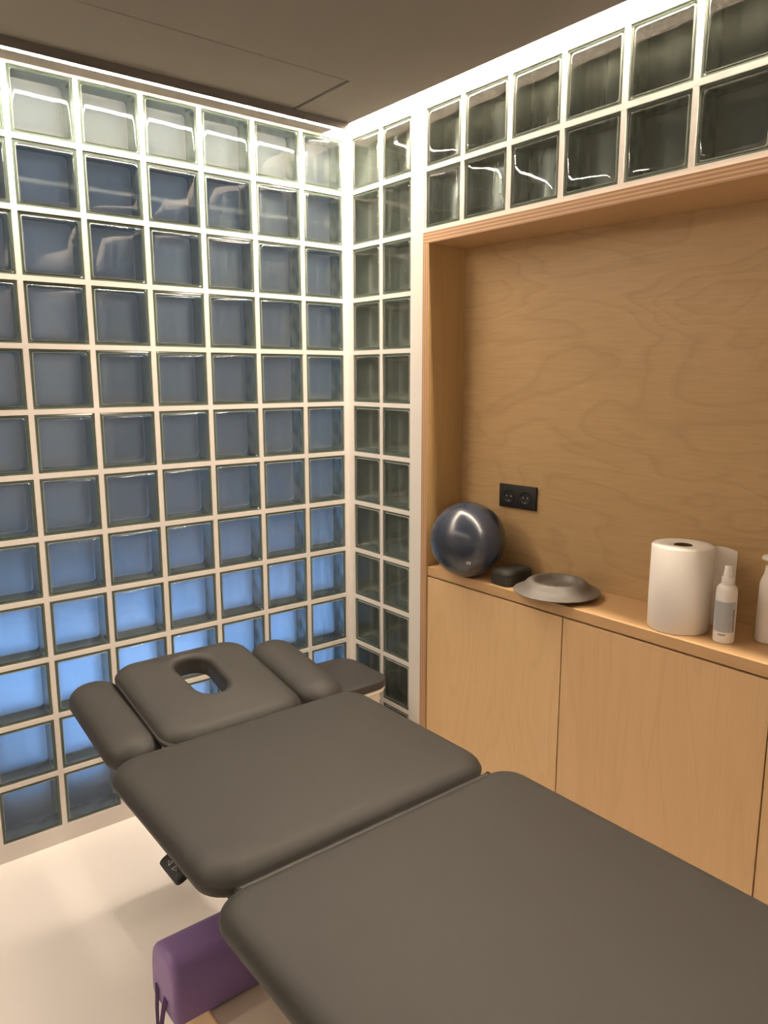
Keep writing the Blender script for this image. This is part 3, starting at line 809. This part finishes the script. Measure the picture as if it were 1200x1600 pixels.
# carrying strap: a loop of webbing hanging from the end
def ribbon(name, pts, wvec, th, mat, parent, org):
    bm = bmesh.new(); W = Vector(wvec); prev = None
    P = [Vector(p) for p in pts]
    for i, p in enumerate(P):
        t = (P[min(i + 1, len(P) - 1)] - P[max(i - 1, 0)]).normalized()
        nrm = t.cross(W).normalized() * th
        ring = [bm.verts.new(p - W + nrm), bm.verts.new(p + W + nrm), bm.verts.new(p + W - nrm), bm.verts.new(p - W - nrm)]
        if prev:
            for k in range(4): bm.faces.new((prev[k], prev[(k + 1) % 4], ring[(k + 1) % 4], ring[k]))
        else: bm.faces.new(ring)
        prev = ring
    bm.faces.new(list(reversed(prev)))
    o = link(name, mesh_of(name, bm, True, 40), mat, parent); put(o, org)
    return o
sp_pts = [(0.0, 0.0, 0.035), (-0.006, 0, 0.015), (-0.012, 0.004, -0.03), (-0.018, 0.010, -0.09), (-0.016, 0.016, -0.135), (-0.008, 0.024, -0.155),
          (-0.004, 0.034, -0.145), (-0.006, 0.042, -0.09), (-0.004, 0.046, -0.02), (0.0, 0.048, 0.035)]
ribbon('strap', sp_pts, (0.0, 0.008, 0.002), 0.0009, 'strap', bo, (BX0 - 0.0015, cy_ - 0.02, BZ0 + 0.012))

# hand control hanging below the back section
hc = empty('hand_control', (-1.279, -1.172, 0.586), 'small black hand control with arrow keys clipped under the table edge', 'remote control')
bm = bmesh.new()
loft(bm, [[(x, y, z) for x, y in rrect(0.017 - i, 0.042 - i, 0.010, 4)] for i, z in ((0.003, 0.0), (0.0, 0.003), (0.0, 0.015), (0.003, 0.018))])
body = link('housing', mesh_of('housing', bm, True, 40), 'rubber', hc)
body.rotation_euler = (0, math.radians(-25), 0); body.location = (-0.006, 0, -0.008)
def arrow(name, cy, sgn):
    bm = bmesh.new()
    tri = [(-0.006, -0.0075 * sgn), (0.006, -0.0075 * sgn), (0.0, 0.0075 * sgn)]
    def sc(f): return [(x * f, y * f - 0.0025 * sgn * (1 - f) * 0) for x, y in tri]
    o_, i_ = [bm.verts.new((x, y, 0)) for x, y in sc(1.0)], [bm.verts.new((x, y, 0)) for x, y in sc(0.62)]
    for k in range(3): bm.faces.new((o_[k], o_[(k + 1) % 3], i_[(k + 1) % 3], i_[k]))
    q = link(name, mesh_of(name, bm), 'print', body); q.location = (-0.001, cy, 0.0184)
    return q
def key(name, cy):
    bm = bmesh.new()
    loft(bm, [[(x, y, z) for x, y in rrect(0.0105 - i, 0.0125 - i, 0.003, 3)] for i, z in ((0, 0.0), (0, 0.0006), (0.0008, 0.001))])
    q = link(name, mesh_of(name, bm), 'rubber', body); q.location = (0, cy, 0.0172)
    return q
for cy in (-0.014, 0.014): key('key', cy)
arrow('up_arrow', 0.014, 1); arrow('down_arrow', -0.014, -1)
boxes('hook', [(-1.270, -1.2405, -1.178, -1.166, 0.589, 0.5925)], 'rubber', hc)

# white storage stool with dark lid in the corner
st = empty('stool', (-0.30, -0.275, 0.0), 'white stool with dark flat lid in the corner behind the table', 'stool')
SX, SY = -0.298, -0.278
bm = bmesh.new()
loft(bm, [[(x, y, z) for x, y in rrect(0.165 - i, 0.135 - i, 0.060, 8)] for i, z in ((0.012, 0.0), (0.008, 0.006), (0.0, 0.40))])
sbod = link('stool_body', mesh_of('stool_body', bm, True, 40), 'stool_white', st); put(sbod, (SX, SY, 0.0))
bm = bmesh.new()
loft(bm, [[(x, y, z) for x, y in rrect(0.180 - i, 0.150 - i, 0.070, 8)] for i, z in ((0.004, 0.0), (0.0, 0.004), (0.0, 0.012), (0.003, 0.015))])
rim = link('stool_rim', mesh_of('stool_rim', bm, True, 40), 'stool_white', st); put(rim, (SX, SY, 0.4005))
bm = bmesh.new()
loft(bm, [[(x, y, z) for x, y in rrect(0.181 - i, 0.151 - i, 0.070, 8)] for i, z in ((0.002, 0.0), (0.0, 0.002), (0.0, 0.026), (0.0015, 0.0295), (0.006, 0.0315), (0.05, 0.0325))])
ldd = link('seat_lid', mesh_of('seat_lid', bm, True, 40), 'seat_dark', st); put(ldd, (SX, SY, 0.416))
